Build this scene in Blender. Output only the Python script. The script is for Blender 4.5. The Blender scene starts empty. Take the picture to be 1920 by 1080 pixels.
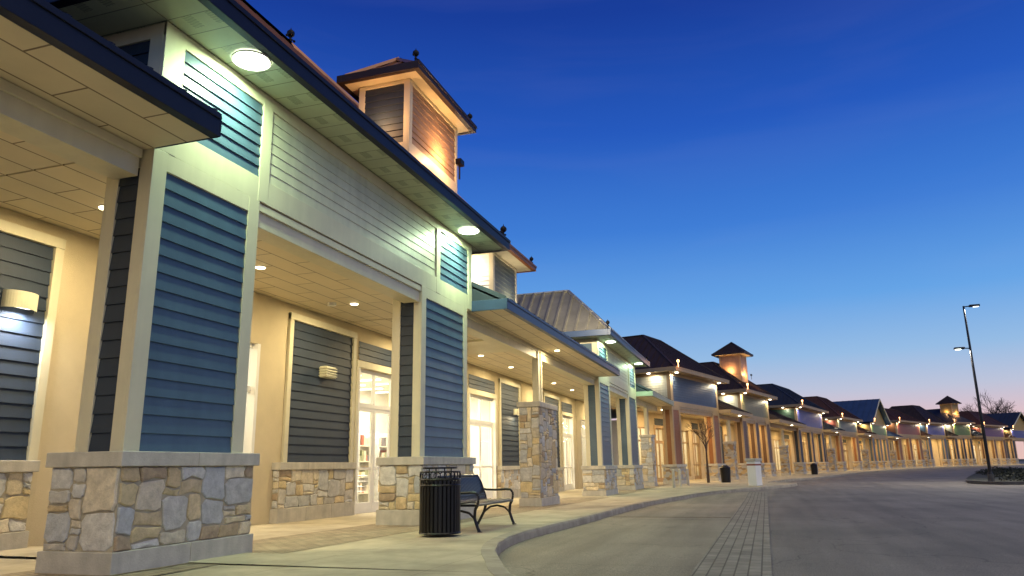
import bpy, math, random
from mathutils import Matrix, Vector, noise
random.seed(7)
SC=bpy.context.scene
COL=SC.collection
def gz(x): return -0.0095*(min(max(x,2.),28.)-6.)

# ---------------------------------------------------------------- materials
def nt(name):
    m=bpy.data.materials.new(name); m.use_nodes=True
    t=m.node_tree; b=t.nodes['Principled BSDF']
    return m,t,b
def N(t,ty,**k):
    n=t.nodes.new(ty)
    for a,v in k.items(): setattr(n,a,v)
    return n
def coords(t,scale=None):
    tc=N(t,'ShaderNodeTexCoord')
    return tc.outputs['Object']
def rgb(c): return (c[0],c[1],c[2],1)
def mat(name,c,rough=.6,metal=0.,var=.18,scale=3.,bump=.15,bscale=40.,spec=.4,stain=0.):
    m,t,b=nt(name)
    o=coords(t)
    n=N(t,'ShaderNodeTexNoise'); n.inputs['Scale'].default_value=scale; n.inputs['Detail'].default_value=6; n.inputs['Roughness'].default_value=.6
    t.links.new(o,n.inputs['Vector'])
    r=N(t,'ShaderNodeMapRange'); r.inputs['From Min'].default_value=.3; r.inputs['From Max'].default_value=.7
    r.inputs['To Min'].default_value=1-var; r.inputs['To Max'].default_value=1+var
    t.links.new(n.outputs['Fac'],r.inputs['Value'])
    fac=r.outputs['Result']
    if stain>0:
        mp=N(t,'ShaderNodeMapping'); mp.inputs['Scale'].default_value=(5,5,.5); t.links.new(o,mp.inputs[0])
        n3=N(t,'ShaderNodeTexNoise'); n3.inputs['Scale'].default_value=1.6; n3.inputs['Detail'].default_value=5; t.links.new(mp.outputs[0],n3.inputs['Vector'])
        r3=N(t,'ShaderNodeMapRange'); r3.inputs[1].default_value=.35; r3.inputs[2].default_value=.65; r3.inputs[3].default_value=1-stain; r3.inputs[4].default_value=1.03; t.links.new(n3.outputs[0],r3.inputs[0])
        mm=N(t,'ShaderNodeMath',operation='MULTIPLY'); t.links.new(fac,mm.inputs[0]); t.links.new(r3.outputs[0],mm.inputs[1]); fac=mm.outputs[0]
    mx=N(t,'ShaderNodeVectorMath',operation='SCALE'); mx.inputs[0].default_value=c[:3]
    t.links.new(fac,mx.inputs['Scale'])
    t.links.new(mx.outputs['Vector'],b.inputs['Base Color'])
    b.inputs['Roughness'].default_value=rough; b.inputs['Metallic'].default_value=metal
    b.inputs['Specular IOR Level'].default_value=spec
    if bump>0:
        n2=N(t,'ShaderNodeTexNoise'); n2.inputs['Scale'].default_value=bscale; n2.inputs['Detail'].default_value=4
        t.links.new(o,n2.inputs['Vector'])
        bp=N(t,'ShaderNodeBump'); bp.inputs['Strength'].default_value=bump; bp.inputs['Distance'].default_value=.01
        t.links.new(n2.outputs['Fac'],bp.inputs['Height']); t.links.new(bp.outputs['Normal'],b.inputs['Normal'])
    return m
def brickmat(name,c1,c2,cm,bw,rh,mort,rough=.8,offset=.5,var=.2,scale=2.5,rot=0.,bump=.4,squash=1.,plane='XY',spec=.3):
    m,t,b=nt(name)
    o=coords(t)
    mp=N(t,'ShaderNodeMapping'); mp.inputs['Rotation'].default_value=(0,0,rot)
    t.links.new(o,mp.inputs['Vector'])
    br=N(t,'ShaderNodeTexBrick'); br.offset=offset
    br.inputs['Color1'].default_value=rgb(c1); br.inputs['Color2'].default_value=rgb(c2); br.inputs['Mortar'].default_value=rgb(cm)
    br.inputs['Scale'].default_value=1; br.inputs['Brick Width'].default_value=bw; br.inputs['Row Height'].default_value=rh
    br.inputs['Mortar Size'].default_value=mort; br.inputs['Mortar Smooth'].default_value=.3
    t.links.new(mp.outputs[0],br.inputs['Vector'])
    n=N(t,'ShaderNodeTexNoise'); n.inputs['Scale'].default_value=scale; n.inputs['Detail'].default_value=7; n.inputs['Roughness'].default_value=.65
    t.links.new(o,n.inputs['Vector'])
    r=N(t,'ShaderNodeMapRange'); r.inputs['From Min'].default_value=.3; r.inputs['From Max'].default_value=.7
    r.inputs['To Min'].default_value=1-var; r.inputs['To Max'].default_value=1+var
    t.links.new(n.outputs['Fac'],r.inputs['Value'])
    mx=N(t,'ShaderNodeVectorMath',operation='SCALE')
    t.links.new(br.outputs['Color'],mx.inputs[0]); t.links.new(r.outputs['Result'],mx.inputs['Scale'])
    t.links.new(mx.outputs['Vector'],b.inputs['Base Color'])
    b.inputs['Roughness'].default_value=rough; b.inputs['Specular IOR Level'].default_value=spec
    bp=N(t,'ShaderNodeBump',invert=True); bp.inputs['Strength'].default_value=bump; bp.inputs['Distance'].default_value=.01
    t.links.new(br.outputs['Fac'],bp.inputs['Height'])
    n2=N(t,'ShaderNodeTexNoise'); n2.inputs['Scale'].default_value=60; t.links.new(o,n2.inputs['Vector'])
    bp2=N(t,'ShaderNodeBump'); bp2.inputs['Strength'].default_value=.25; bp2.inputs['Distance'].default_value=.006
    t.links.new(n2.outputs['Fac'],bp2.inputs['Height']); t.links.new(bp.outputs['Normal'],bp2.inputs['Normal'])
    t.links.new(bp2.outputs['Normal'],b.inputs['Normal'])
    return m
def ventmat(name,c):
    """soffit boards with groups of punched vent slots"""
    m=brickmat(name,c,tuple(q*.93 for q in c),tuple(q*.4 for q in c),.32,9.,.008,.5,.0,.08,2.5,.0,.25)
    t=m.node_tree; b=t.nodes['Principled BSDF']
    tc=N(t,'ShaderNodeTexCoord'); s=N(t,'ShaderNodeSeparateXYZ'); t.links.new(tc.outputs['Object'],s.inputs[0])
    def fr(src,per,thr,add=None):
        a=N(t,'ShaderNodeMath',operation='DIVIDE'); a.inputs[1].default_value=per
        if add is not None:
            ad=N(t,'ShaderNodeMath',operation='ADD'); t.links.new(src,ad.inputs[0]); t.links.new(add,ad.inputs[1]); src=ad.outputs[0]
        t.links.new(src,a.inputs[0]); f=N(t,'ShaderNodeMath',operation='FRACT'); t.links.new(a.outputs[0],f.inputs[0])
        l=N(t,'ShaderNodeMath',operation='LESS_THAN'); l.inputs[1].default_value=thr; t.links.new(f.outputs[0],l.inputs[0]); return l.outputs[0]
    m1=fr(s.outputs[0],.64,.36); m2=fr(s.outputs[1],.30,.42); m3=fr(s.outputs[0],.042,.42,s.outputs[1])
    x=N(t,'ShaderNodeMath',operation='MULTIPLY'); t.links.new(m1,x.inputs[0]); t.links.new(m2,x.inputs[1])
    y=N(t,'ShaderNodeMath',operation='MULTIPLY'); t.links.new(x.outputs[0],y.inputs[0]); t.links.new(m3,y.inputs[1])
    mx=N(t,'ShaderNodeMixRGB'); src=b.inputs['Base Color'].links[0].from_socket
    t.links.new(y.outputs[0],mx.inputs[0]); t.links.new(src,mx.inputs[1]); mx.inputs[2].default_value=rgb(tuple(q*.35 for q in c))
    t.links.new(mx.outputs[0],b.inputs['Base Color'])
    return m
def emis(name,c,s):
    m=bpy.data.materials.new(name); m.use_nodes=True; t=m.node_tree; t.nodes.clear()
    e=N(t,'ShaderNodeEmission'); e.inputs[0].default_value=rgb(c); e.inputs[1].default_value=s
    o=N(t,'ShaderNodeOutputMaterial'); t.links.new(e.outputs[0],o.inputs[0]); return m
def glassmat():
    m=bpy.data.materials.new('window_glass'); m.use_nodes=True; t=m.node_tree; t.nodes.clear()
    a=N(t,'ShaderNodeBsdfTransparent'); g=N(t,'ShaderNodeBsdfGlossy'); g.inputs['Roughness'].default_value=.03
    f=N(t,'ShaderNodeFresnel'); f.inputs[0].default_value=1.5
    x=N(t,'ShaderNodeMixShader'); o=N(t,'ShaderNodeOutputMaterial')
    t.links.new(f.outputs[0],x.inputs[0]); t.links.new(a.outputs[0],x.inputs[1]); t.links.new(g.outputs[0],x.inputs[2]); t.links.new(x.outputs[0],o.inputs[0])
    return m
def attrmat(name,mult=1.,rough=.85):
    m,t,b=nt(name); o=coords(t)
    a=N(t,'ShaderNodeAttribute'); a.attribute_name='Col'
    n=N(t,'ShaderNodeTexNoise'); n.inputs['Scale'].default_value=9; n.inputs['Detail'].default_value=8; n.inputs['Roughness'].default_value=.7
    t.links.new(o,n.inputs['Vector'])
    r=N(t,'ShaderNodeMapRange'); r.inputs['From Min'].default_value=.3; r.inputs['From Max'].default_value=.7
    r.inputs['To Min'].default_value=.72*mult; r.inputs['To Max'].default_value=1.25*mult
    t.links.new(n.outputs['Fac'],r.inputs['Value'])
    mx=N(t,'ShaderNodeVectorMath',operation='SCALE')
    t.links.new(a.outputs['Color'],mx.inputs[0]); t.links.new(r.outputs['Result'],mx.inputs['Scale'])
    t.links.new(mx.outputs['Vector'],b.inputs['Base Color']); b.inputs['Roughness'].default_value=rough
    n2=N(t,'ShaderNodeTexNoise'); n2.inputs['Scale'].default_value=28; n2.inputs['Detail'].default_value=8; n2.inputs['Roughness'].default_value=.7
    t.links.new(o,n2.inputs['Vector'])
    bp=N(t,'ShaderNodeBump'); bp.inputs['Strength'].default_value=.7; bp.inputs['Distance'].default_value=.02
    t.links.new(n2.outputs['Fac'],bp.inputs['Height']); t.links.new(bp.outputs['Normal'],b.inputs['Normal'])
    return m
def voromat(name):
    m,t,b=nt(name); o=coords(t)
    mp=N(t,'ShaderNodeMapping'); mp.inputs['Scale'].default_value=(3.,3.,6.); t.links.new(o,mp.inputs[0])
    v=N(t,'ShaderNodeTexVoronoi'); v.inputs['Scale'].default_value=1.1; t.links.new(mp.outputs[0],v.inputs['Vector'])
    cr=N(t,'ShaderNodeValToRGB'); cr.color_ramp.interpolation='CONSTANT'
    e=cr.color_ramp.elements; e[0].color=(.32,.31,.29,1); e[1].position=.3; e[1].color=(.46,.34,.18,1)
    for p,c in ((.5,(.52,.44,.30,1)),(.7,(.28,.20,.12,1)),(.85,(.38,.37,.34,1))):
        q=e.new(p); q.color=c
    s=N(t,'ShaderNodeSeparateColor'); t.links.new(v.outputs['Color'],s.inputs[0]); t.links.new(s.outputs[0],cr.inputs[0])
    t.links.new(cr.outputs[0],b.inputs['Base Color']); b.inputs['Roughness'].default_value=.9
    return m
def siding(name,c,r=.48): return mat(name,c,r,0,.12,2.2,.12,70,.4,stain=.06)

M={}
M['cream']=mat('cream_painted_trim',(.62,.575,.41),.5,0,.06,1.5,.05,50,stain=.03)
M['stucco']=mat('beige_stucco',(.58,.49,.32),.9,0,.10,1.2,.5,120)
M['white']=mat('white_frame_paint',(.78,.77,.73),.4,0,.05,2,.0)
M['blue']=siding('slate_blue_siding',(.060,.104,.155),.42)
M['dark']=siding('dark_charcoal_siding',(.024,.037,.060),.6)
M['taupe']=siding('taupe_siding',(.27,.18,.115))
M['creamsiding']=siding('cream_lap_siding',(.58,.56,.41))
M['gutter']=mat('dark_navy_gutter_metal',(.012,.015,.028),.45,.0,.1,3,.05,30,.3)
M['bluegutter']=mat('blue_gutter_metal',(.032,.055,.115),.4,.1,.1,3,.05,30)
M['brownroof']=mat('copper_brown_metal_roof',(.42,.21,.12),.4,.5,.2,1.2,.05,20)
M['darkroof']=mat('dark_brown_metal_roof',(.040,.026,.024),.5,.2,.25,1.,.05,20)
M['redroof']=mat('reddish_brown_metal_roof',(.085,.038,.026),.5,.2,.2,1.,.05,20)
M['slateroof']=mat('dark_slate_metal_roof',(.025,.032,.050),.5,.2,.2,1.,.05,20)
M['blueroof']=mat('blue_metal_roof',(.045,.085,.17),.45,.3,.15,1.,.05,20)
M['paleroof']=mat('pale_zinc_metal_roof',(.40,.385,.33),.30,.7,.2,1.2,.05,20)
M['finial']=mat('black_finial_iron',(.02,.018,.018),.4,.6,.1,4,.1,40)
M['black']=mat('black_powder_coated_steel',(.012,.012,.014),.34,.3,.12,6,.06,90,.5)
M['ledge']=mat('limestone_ledge',(.50,.47,.40),.8,0,.14,5,.35,60,stain=.1)
M['stones']=attrmat('field_stone_veneer',1.05)
M['farstone']=voromat('small_field_stone')
M['mortar']=mat('pale_mortar',(.42,.37,.27),.95,0,.15,8,.5,90)
M['ceiling']=brickmat('cream_ceiling_panels',(.70,.61,.42),(.65,.57,.40),(.22,.165,.10),1.25,.42,.012,.55,.5,.05,1.5,.0,.3)
M['soffit']=ventmat('vented_soffit_panels',(.52,.56,.38))
M['walk']=brickmat('pale_concrete_pavement',(.44,.385,.275),(.405,.355,.26),(.28,.245,.185),1.6,1.5,.006,.85,0.,.3,1.1,0,.08)
M['pavers']=brickmat('brown_grey_paver',(.27,.215,.15),(.33,.275,.19),(.13,.11,.08),.22,.11,.008,.85,.5,.25,2.5)
M['roadpaver']=brickmat('brown_grey_paver_band',(.23,.21,.18),(.29,.265,.225),(.12,.108,.092),.26,.125,.009,.85,.5,.28,2.)
M['kerb']=mat('concrete_kerb',(.36,.32,.25),.9,0,.25,3,.5,60)
M['darkkerb']=mat('weathered_dark_kerb',(.09,.085,.08),.9,0,.25,3,.5,60)
M['red']=siding('brick_red_siding',(.24,.055,.03)); M['green']=siding('green_siding',(.10,.16,.045))
M['violet']=siding('violet_blue_siding',(.05,.055,.24)); M['purple']=siding('purple_siding',(.12,.035,.12))
M['olive']=siding('olive_tan_siding',(.19,.16,.055)); M['bluegrey']=siding('blue_grey_siding',(.050,.068,.11))
M['greygreen']=siding('grey_green_siding',(.10,.12,.10)); M['orange']=siding('orange_brown_siding',(.26,.10,.03)); M['rust']=siding('dull_brown_siding',(.12,.06,.03))
M['darkgreen']=siding('dark_green_siding',(.04,.075,.045)); M['ochre']=siding('ochre_yellow_siding',(.40,.26,.07))
M['fascia']=mat('pale_green_fascia_metal',(.30,.36,.29),.45,.1,.1,3,.05,30)
M['tan']=mat('tan_painted_trim',(.40,.28,.15),.5,0,.1,1.5,.05,50)
M['glass']=glassmat()
M['lampwhite']=emis('cool_white_lamp_lens',(.93,1.,.85),12)
M['lampsoft']=emis('soft_white_lamp_lens',(1.,.97,.88),3)
M['lampwarm']=emis('warm_lamp_lens',(1.,.83,.5),12)
M['lampfar']=emis('warm_white_lamp_lens',(1.,.88,.68),12)
M['lampamber']=emis('amber_flood_lens',(1.,.45,.16),9)
M['shopglow']=emis('fluorescent_shop_tube',(1.,.95,.8),3)
M['shopwall']=mat('shop_inner_wall',(.76,.72,.60),.8,0,.05,1,0)
M['shopfloor']=mat('shop_floor_tile',(.45,.40,.30),.35,0,.1,2,0)
M['goods']=attrmat('shop_goods',1.,.6)
M['chrome']=mat('cart_wire_steel',(.5,.5,.5),.3,.8,.05,3,0)
M['bark']=mat('bare_tree_bark',(.07,.05,.04),.9,0,.3,6,.3,30)
M['leaf']=mat('dark_shrub_leaf',(.020,.024,.015),.7,0,.4,4,0)
M['grass']=mat('dry_dark_grass',(.045,.045,.03),.95,0,.35,.6,.5,12)
M['soil']=mat('gravel_soil',(.22,.17,.11),.95,0,.4,14,.9,60)
def asphalt(name,c,v):
    m,t,b=nt(name); o=coords(t)
    n1=N(t,'ShaderNodeTexNoise'); n1.inputs['Scale'].default_value=.35; n1.inputs['Detail'].default_value=8; n1.inputs['Roughness'].default_value=.6
    n2=N(t,'ShaderNodeTexNoise'); n2.inputs['Scale'].default_value=75; n2.inputs['Detail'].default_value=3
    mp=N(t,'ShaderNodeMapping'); mp.inputs['Scale'].default_value=(.12,1.6,1); t.links.new(o,mp.inputs[0])
    n3=N(t,'ShaderNodeTexNoise'); n3.inputs['Scale'].default_value=1.3; n3.inputs['Detail'].default_value=5
    t.links.new(o,n1.inputs['Vector']); t.links.new(o,n2.inputs['Vector']); t.links.new(mp.outputs[0],n3.inputs['Vector'])
    r1=N(t,'ShaderNodeMapRange'); r1.inputs[1].default_value=.3; r1.inputs[2].default_value=.7; r1.inputs[3].default_value=1-v; r1.inputs[4].default_value=1+v
    r2=N(t,'ShaderNodeMapRange'); r2.inputs[1].default_value=.25; r2.inputs[2].default_value=.75; r2.inputs[3].default_value=.5; r2.inputs[4].default_value=1.55
    r3=N(t,'ShaderNodeMapRange'); r3.inputs[1].default_value=.3; r3.inputs[2].default_value=.7; r3.inputs[3].default_value=.8; r3.inputs[4].default_value=1.2
    t.links.new(n1.outputs[0],r1.inputs[0]); t.links.new(n2.outputs[0],r2.inputs[0]); t.links.new(n3.outputs[0],r3.inputs[0])
    a=N(t,'ShaderNodeMath',operation='MULTIPLY'); t.links.new(r1.outputs[0],a.inputs[0]); t.links.new(r2.outputs[0],a.inputs[1])
    a2=N(t,'ShaderNodeMath',operation='MULTIPLY'); t.links.new(a.outputs[0],a2.inputs[0]); t.links.new(r3.outputs[0],a2.inputs[1])
    nw=N(t,'ShaderNodeTexNoise'); nw.inputs['Scale'].default_value=1.2; t.links.new(o,nw.inputs['Vector'])
    va=N(t,'ShaderNodeVectorMath',operation='ADD'); t.links.new(o,va.inputs[0]); t.links.new(nw.outputs['Color'],va.inputs[1])
    vo=N(t,'ShaderNodeTexVoronoi',feature='DISTANCE_TO_EDGE'); vo.inputs['Scale'].default_value=.28; t.links.new(va.outputs[0],vo.inputs['Vector'])
    rc=N(t,'ShaderNodeMapRange'); rc.inputs[1].default_value=.0; rc.inputs[2].default_value=.006; rc.inputs[3].default_value=.62; rc.inputs[4].default_value=1.; t.links.new(vo.outputs['Distance'],rc.inputs[0])
    a3=N(t,'ShaderNodeMath',operation='MULTIPLY'); t.links.new(a2.outputs[0],a3.inputs[0]); t.links.new(rc.outputs[0],a3.inputs[1])
    mx=N(t,'ShaderNodeVectorMath',operation='SCALE'); mx.inputs[0].default_value=c; t.links.new(a3.outputs[0],mx.inputs['Scale'])
    t.links.new(mx.outputs[0],b.inputs['Base Color']); b.inputs['Roughness'].default_value=.75; b.inputs['Specular IOR Level'].default_value=.35
    bp=N(t,'ShaderNodeBump'); bp.inputs['Strength'].default_value=.5; bp.inputs['Distance'].default_value=.01
    t.links.new(n2.outputs[0],bp.inputs['Height']); t.links.new(bp.outputs[0],b.inputs['Normal'])
    return m
M['asphalt']=asphalt('worn_asphalt',(.185,.165,.140),.22)
M['lane']=asphalt('pale_worn_asphalt',(.245,.215,.165),.2)

# ---------------------------------------------------------------- mesh builder
class MB:
    def __init__(s): s.v=[];s.f=[];s.m=[];s.c=[]
    def quad(s,*p,mi=0,c=None):
        n=len(s.v); s.v+= [tuple(q) for q in p]; s.f.append(tuple(range(n,n+len(p)))); s.m.append(mi); s.c.append(c or (1,1,1))
    def hexa(s,P,mi=0,c=None):
        n=len(s.v); s.v+=[tuple(q) for q in P]
        for f in ((0,3,2,1),(4,5,6,7),(0,1,5,4),(1,2,6,5),(2,3,7,6),(3,0,4,7)):
            s.f.append(tuple(n+i for i in f)); s.m.append(mi); s.c.append(c or (1,1,1))
    def box(s,x0,x1,y0,y1,z0,z1,mi=0,c=None):
        s.hexa([(x0,y0,z0),(x1,y0,z0),(x1,y1,z0),(x0,y1,z0),(x0,y0,z1),(x1,y0,z1),(x1,y1,z1),(x0,y1,z1)],mi,c)
    def bar(s,p,q,w,h,mi=0,up=(0,0,1),c=None):
        p=Vector(p);q=Vector(q);d=(q-p).normalized();u=Vector(up)
        if abs(d.dot(u))>.98: u=Vector((1,0,0))
        a=d.cross(u).normalized()*w/2; b=a.cross(d).normalized()*h/2
        s.hexa([p-a-b,p+a-b,q+a-b,q-a-b,p-a+b,p+a+b,q+a+b,q-a+b],mi,c)
    def cyl(s,p,q,r,n=12,mi=0,r2=None,cap=True,c=None):
        p=Vector(p);q=Vector(q);d=(q-p).normalized();u=Vector((0,0,1))
        if abs(d.z)>.95:u=Vector((1,0,0))
        a=d.cross(u).normalized();b=d.cross(a).normalized(); r2=r if r2 is None else r2
        k=len(s.v)
        for i in range(n):
            t=2*math.pi*i/n; e=a*math.cos(t)+b*math.sin(t); s.v.append(tuple(p+e*r)); s.v.append(tuple(q+e*r2))
        for i in range(n):
            j=(i+1)%n; s.f.append((k+2*i,k+2*i+1,k+2*j+1,k+2*j)); s.m.append(mi); s.c.append(c or (1,1,1))
        if cap:
            s.f.append(tuple(k+2*i for i in range(n))); s.m.append(mi); s.c.append(c or (1,1,1))
            s.f.append(tuple(k+2*i+1 for i in range(n-1,-1,-1))); s.m.append(mi); s.c.append(c or (1,1,1))
    def tube(s,pts,r,n=8,mi=0):
        for a,b in zip(pts[:-1],pts[1:]): s.cyl(a,b,r,n,mi)
    def ball(s,c,r,n=10,mi=0,sz=1.):
        k=len(s.v); R=6
        for i in range(R+1):
            ph=math.pi*i/R
            for j in range(n):
                t=2*math.pi*j/n; s.v.append((c[0]+r*math.sin(ph)*math.cos(t),c[1]+r*math.sin(ph)*math.sin(t),c[2]+r*sz*math.cos(ph)))
        for i in range(R):
            for j in range(n):
                jj=(j+1)%n; s.f.append((k+i*n+j,k+(i+1)*n+j,k+(i+1)*n+jj,k+i*n+jj)); s.m.append(mi); s.c.append((1,1,1))
    def fbox(s,F,u0,u1,d0,d1,z0,z1,mi=0):
        o,ud,nd=F; P=[]
        for z in (z0,z1):
            for u,d in ((u0,d0),(u1,d0),(u1,d1),(u0,d1)): P.append(o+ud*u+nd*d+Vector((0,0,z)))
        s.hexa(P,mi)
    def laps(s,F,u0,u1,z0,z1,e=.18,mi=0,d=0.,t=.026):
        o,ud,nd=F; n=max(1,round((z1-z0)/e)); e=(z1-z0)/n
        def P(u,dd,z): return o+ud*u+nd*(d+dd)+Vector((0,0,z))
        for i in range(n):
            a=z0+i*e;b=a+e
            s.quad(P(u0,t,a),P(u1,t,a),P(u1,.006,b),P(u0,.006,b),mi=mi)
            s.quad(P(u0,.004,a),P(u1,.004,a),P(u1,t,a),P(u0,t,a),mi=mi)
    def obj(s,name,mats,parent=None,label=None,smooth=False,bevel=0,col=False):
        me=bpy.data.meshes.new(name); me.from_pydata(s.v,[],s.f); 
        for m in mats: me.materials.append(m)
        me.polygons.foreach_set('material_index',s.m)
        if col:
            ca=me.color_attributes.new('Col','FLOAT_COLOR','CORNER'); arr=[]
            for f,c in zip(s.f,s.c):
                for _ in f: arr+= [c[0],c[1],c[2],1]
            ca.data.foreach_set('color',arr)
        me.update()
        o=bpy.data.objects.new(name,me); COL.objects.link(o)
        if parent: o.parent=parent
        if smooth:
            me.polygons.foreach_set('use_smooth',[True]*len(s.f))
        if bevel:
            b=o.modifiers.new('bevel','BEVEL'); b.width=bevel; b.segments=2; b.limit_method='ANGLE'; b.harden_normals=False
        if label: o['label']=label
        return o
def empty(name,x,y,z=0,ang=0,label='',cat='',group=None):
    e=bpy.data.objects.new(name,None); COL.objects.link(e); e.location=(x,y,z); e.rotation_euler=(0,0,ang); e.empty_display_size=.3
    e['label']=label; e['category']=cat
    if group: e['group']=group
    return e
def light(kind,loc,power,color,parent=None,size=.3,rot=(0,0,0),spot=None,name='lamp_light',blend=.5,sizey=None):
    l=bpy.data.lights.new(name,kind); l.energy=power; l.color=color
    if kind=='AREA':
        l.shape='RECTANGLE' if sizey else 'DISK'; l.size=size
        if sizey: l.size_y=sizey
    elif kind=='SPOT': l.spot_size=math.radians(spot); l.spot_blend=blend; l.shadow_soft_size=size
    else: l.shadow_soft_size=size
    o=bpy.data.objects.new(name,l); COL.objects.link(o); o.location=loc; o.rotation_euler=rot
    if parent: o.parent=parent
    return o
V=Vector; UX=V((1,0,0)); UY=V((0,1,0))

STC=[(.45,.45,.43),(.40,.41,.41),(.52,.51,.48),(.56,.54,.49),(.56,.45,.27),(.60,.49,.28),(.50,.39,.23),(.62,.55,.41),(.57,.50,.38),(.38,.29,.19),(.48,.45,.39),(.62,.53,.36),(.52,.42,.27)]
def stones(mb,F,W,z0,z1,big=1.):
    o,ud,nd=F; cs=.070
    nx=max(1,int(round(W/cs))); nz=max(1,int(round((z1-z0)/cs))); cx=W/nx; cz=(z1-z0)/nz
    occ=[[0]*nz for _ in range(nx)]
    sd=random.uniform(0,100)
    def warp(u,a):
        e=min(u,W-u,a-z0,z1-a); k=max(0,min(1,e/.06))
        n=noise.noise_vector(V((u*3.9+sd,a*3.9,sd))); n2=noise.noise_vector(V((u*11+sd,a*11,sd+9)))
        return u+k*(n.x*.055+n2.x*.016),a+k*(n.y*.042+n2.y*.014)
    for k in range(nz):
        for i in range(nx):
            if occ[i][k]: continue
            w=random.choice([2,3,3,4,5,5,6]); h=random.choice([1,1,2,2,2,3,4])
            if random.random()<.20*big: w,h=random.choice([(6,5),(7,4),(5,4),(6,4),(7,5)])
            h=min(h,w)
            ww=0
            while ww<w and i+ww<nx and not occ[i+ww][k]: ww+=1
            if i+ww<nx and not occ[i+ww][k] and (i+ww+1>=nx or occ[i+ww+1][k]): ww+=1
            hh=min(h,nz-k)
            if nz-k-hh==1: hh+=1
            for a in range(ww):
                for b in range(hh):
                    occ[i+a][k+b]=1
            u0=i*cx;u1=(i+ww)*cx;a0=z0+k*cz;a1=z0+(k+hh)*cz; g=.005
            u0+=g;u1-=g;a0+=g;a1-=g
            j=lambda s:random.uniform(-s,s); J=.010
            c=min(u1-u0,a1-a0,.24)*.21
            def R(): return c*random.uniform(.1,1.6)
            pts=[(u0+R(),a0),((u0+u1)/2+j(.03),a0+random.uniform(0,J)),(u1-R(),a0),(u1,a0+R()),(u1-random.uniform(0,J),(a0+a1)/2),(u1,a1-R()),(u1-R(),a1),((u0+u1)/2+j(.03),a1-random.uniform(0,J)),(u0+R(),a1),(u0,a1-R()),(u0+random.uniform(0,J),(a0+a1)/2),(u0,a0+R())]
            pts=[warp(*q) for q in pts]
            um=sum(q[0] for q in pts)/12;am=sum(q[1] for q in pts)/12; dp=random.uniform(.012,.030)
            col=random.choice(STC[:4]+STC[10:11]+STC[7:9]) if ww*hh>=15 and random.random()<.65 else random.choice(STC)
            b=random.uniform(.88,1.12); col=tuple(q*b for q in col)
            tx=j(.012)/(max(.1,u1-u0));tz=j(.012)/(max(.06,a1-a0))
            def P(u,a,d): return tuple(o+ud*u+nd*d+V((0,0,a)))
            rings=[]
            for (ins,dd) in ((0,-.03),(0.002,dp*.5),(.012,dp*.92)):
                ring=[]
                for (u,a) in pts:
                    du=um-u;da=am-a;l=max(.001,math.hypot(du,da)); 
                    uu=u+du/l*ins;aa=a+da/l*ins
                    ring.append(P(uu,aa,dd+(0 if dd<0 else (uu-um)*tx+(aa-am)*tz)))
                rings.append(ring)
            n=len(mb.v)
            for r in rings: mb.v+=r
            K=len(pts)
            mb.v.append(P(um+j(.02),am+j(.01),dp+random.uniform(0,.01)))
            for q in range(2):
                for i2 in range(K):
                    i3=(i2+1)%K; mb.f.append((n+q*K+i2,n+q*K+i3,n+(q+1)*K+i3,n+(q+1)*K+i2)); mb.m.append(0); mb.c.append(col)
            for i2 in range(K):
                i3=(i2+1)%K; mb.f.append((n+2*K+i2,n+2*K+i3,n+3*K)); mb.m.append(0); mb.c.append(col)

def stone_base(par,u0,u1,v0,v1,zg,zl,hi,faces='fn'):
    pz=zg+.2
    b=MB()
    b.box(u0,u1,v0,v1,pz,zl-.14)
    core=b.obj('stone_base',[M['mortar'] if hi else M['farstone']],par)
    if hi:
        s=MB()
        if 'f' in faces: stones(s,(V((u0,v0,0)),UX,-UY),u1-u0,pz,zl-.14)
        if 'n' in faces: stones(s,(V((u0,v1,0)),-UY,-UX),v1-v0,pz,zl-.14)
        s.obj('stone_veneer',[M['stones']],core,col=True)
    e=.035
    p=MB()
    n=max(1,round((u1-u0)/1.05)); w=(u1-u0+2*e)/n
    for i in range(n):
        p.box(u0-e+i*w+.003,u0-e+(i+1)*w-.003,v0-e,v1+e,zg-.15,pz)
    p.obj('plinth',[M['ledge']],core,bevel=.008 if hi else 0)
    p=MB(); e=.05
    n=max(1,round((u1-u0)/.95)); w=(u1-u0+2*e)/n
    for i in range(n):
        p.box(u0-e+i*w+.002,u0-e+(i+1)*w-.002,v0-e,v1+e,zl-.14,zl)
    p.obj('ledge',[M['ledge']],core,bevel=.008 if hi else 0)
    return core

def pillar(par,u0,u1,zg,zt,mS,hi=True,v0=0.,depth=.6,zl=None,mT=None,mEndShade=None):
    zl=zl or 1.10+zg
    mT=mT or M['cream']
    t=MB(); T=.035
    t.box(u0+T,u1-T,v0+T,v0+depth-T,zl-.02,zt)
    W=u1-u0; tr=.2 if W>.9 else .12
    p_s=[]
    for k,(F,WW,tt) in enumerate(((((V((u0,v0+T,0)),UX,-UY),W,tr),((V((u1,v0+depth-T,0)),-UX,UY),W,tr),((V((u0+T,v0+depth-T,0)),-UY,-UX),depth-2*T,.13),((V((u1-T,v0+T,0)),UY,UX),depth-2*T,.13)))):
        t.fbox(F,0,tt,0,T,zl,zt); t.fbox(F,WW-tt,WW,0,T,zl,zt)
        t.fbox(F,tt,WW-tt,0,T-.003,zt-.2,zt)
        s=MB(); s.laps(F,tt,WW-tt,zl,zt-.2); p_s.append((s,k))
    p=t.obj('pillar',[mT],par,bevel=.004 if hi else 0)
    for s,k in p_s:
        if hi or k in(0,2): s.obj('siding_panel',[mEndShade if (mEndShade and k==2) else mS],p)
    e=.09
    stone_base(p,u0-e,u1+e,v0-e,v0+depth+e+.05,zg,zl,hi)
    return p

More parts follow.
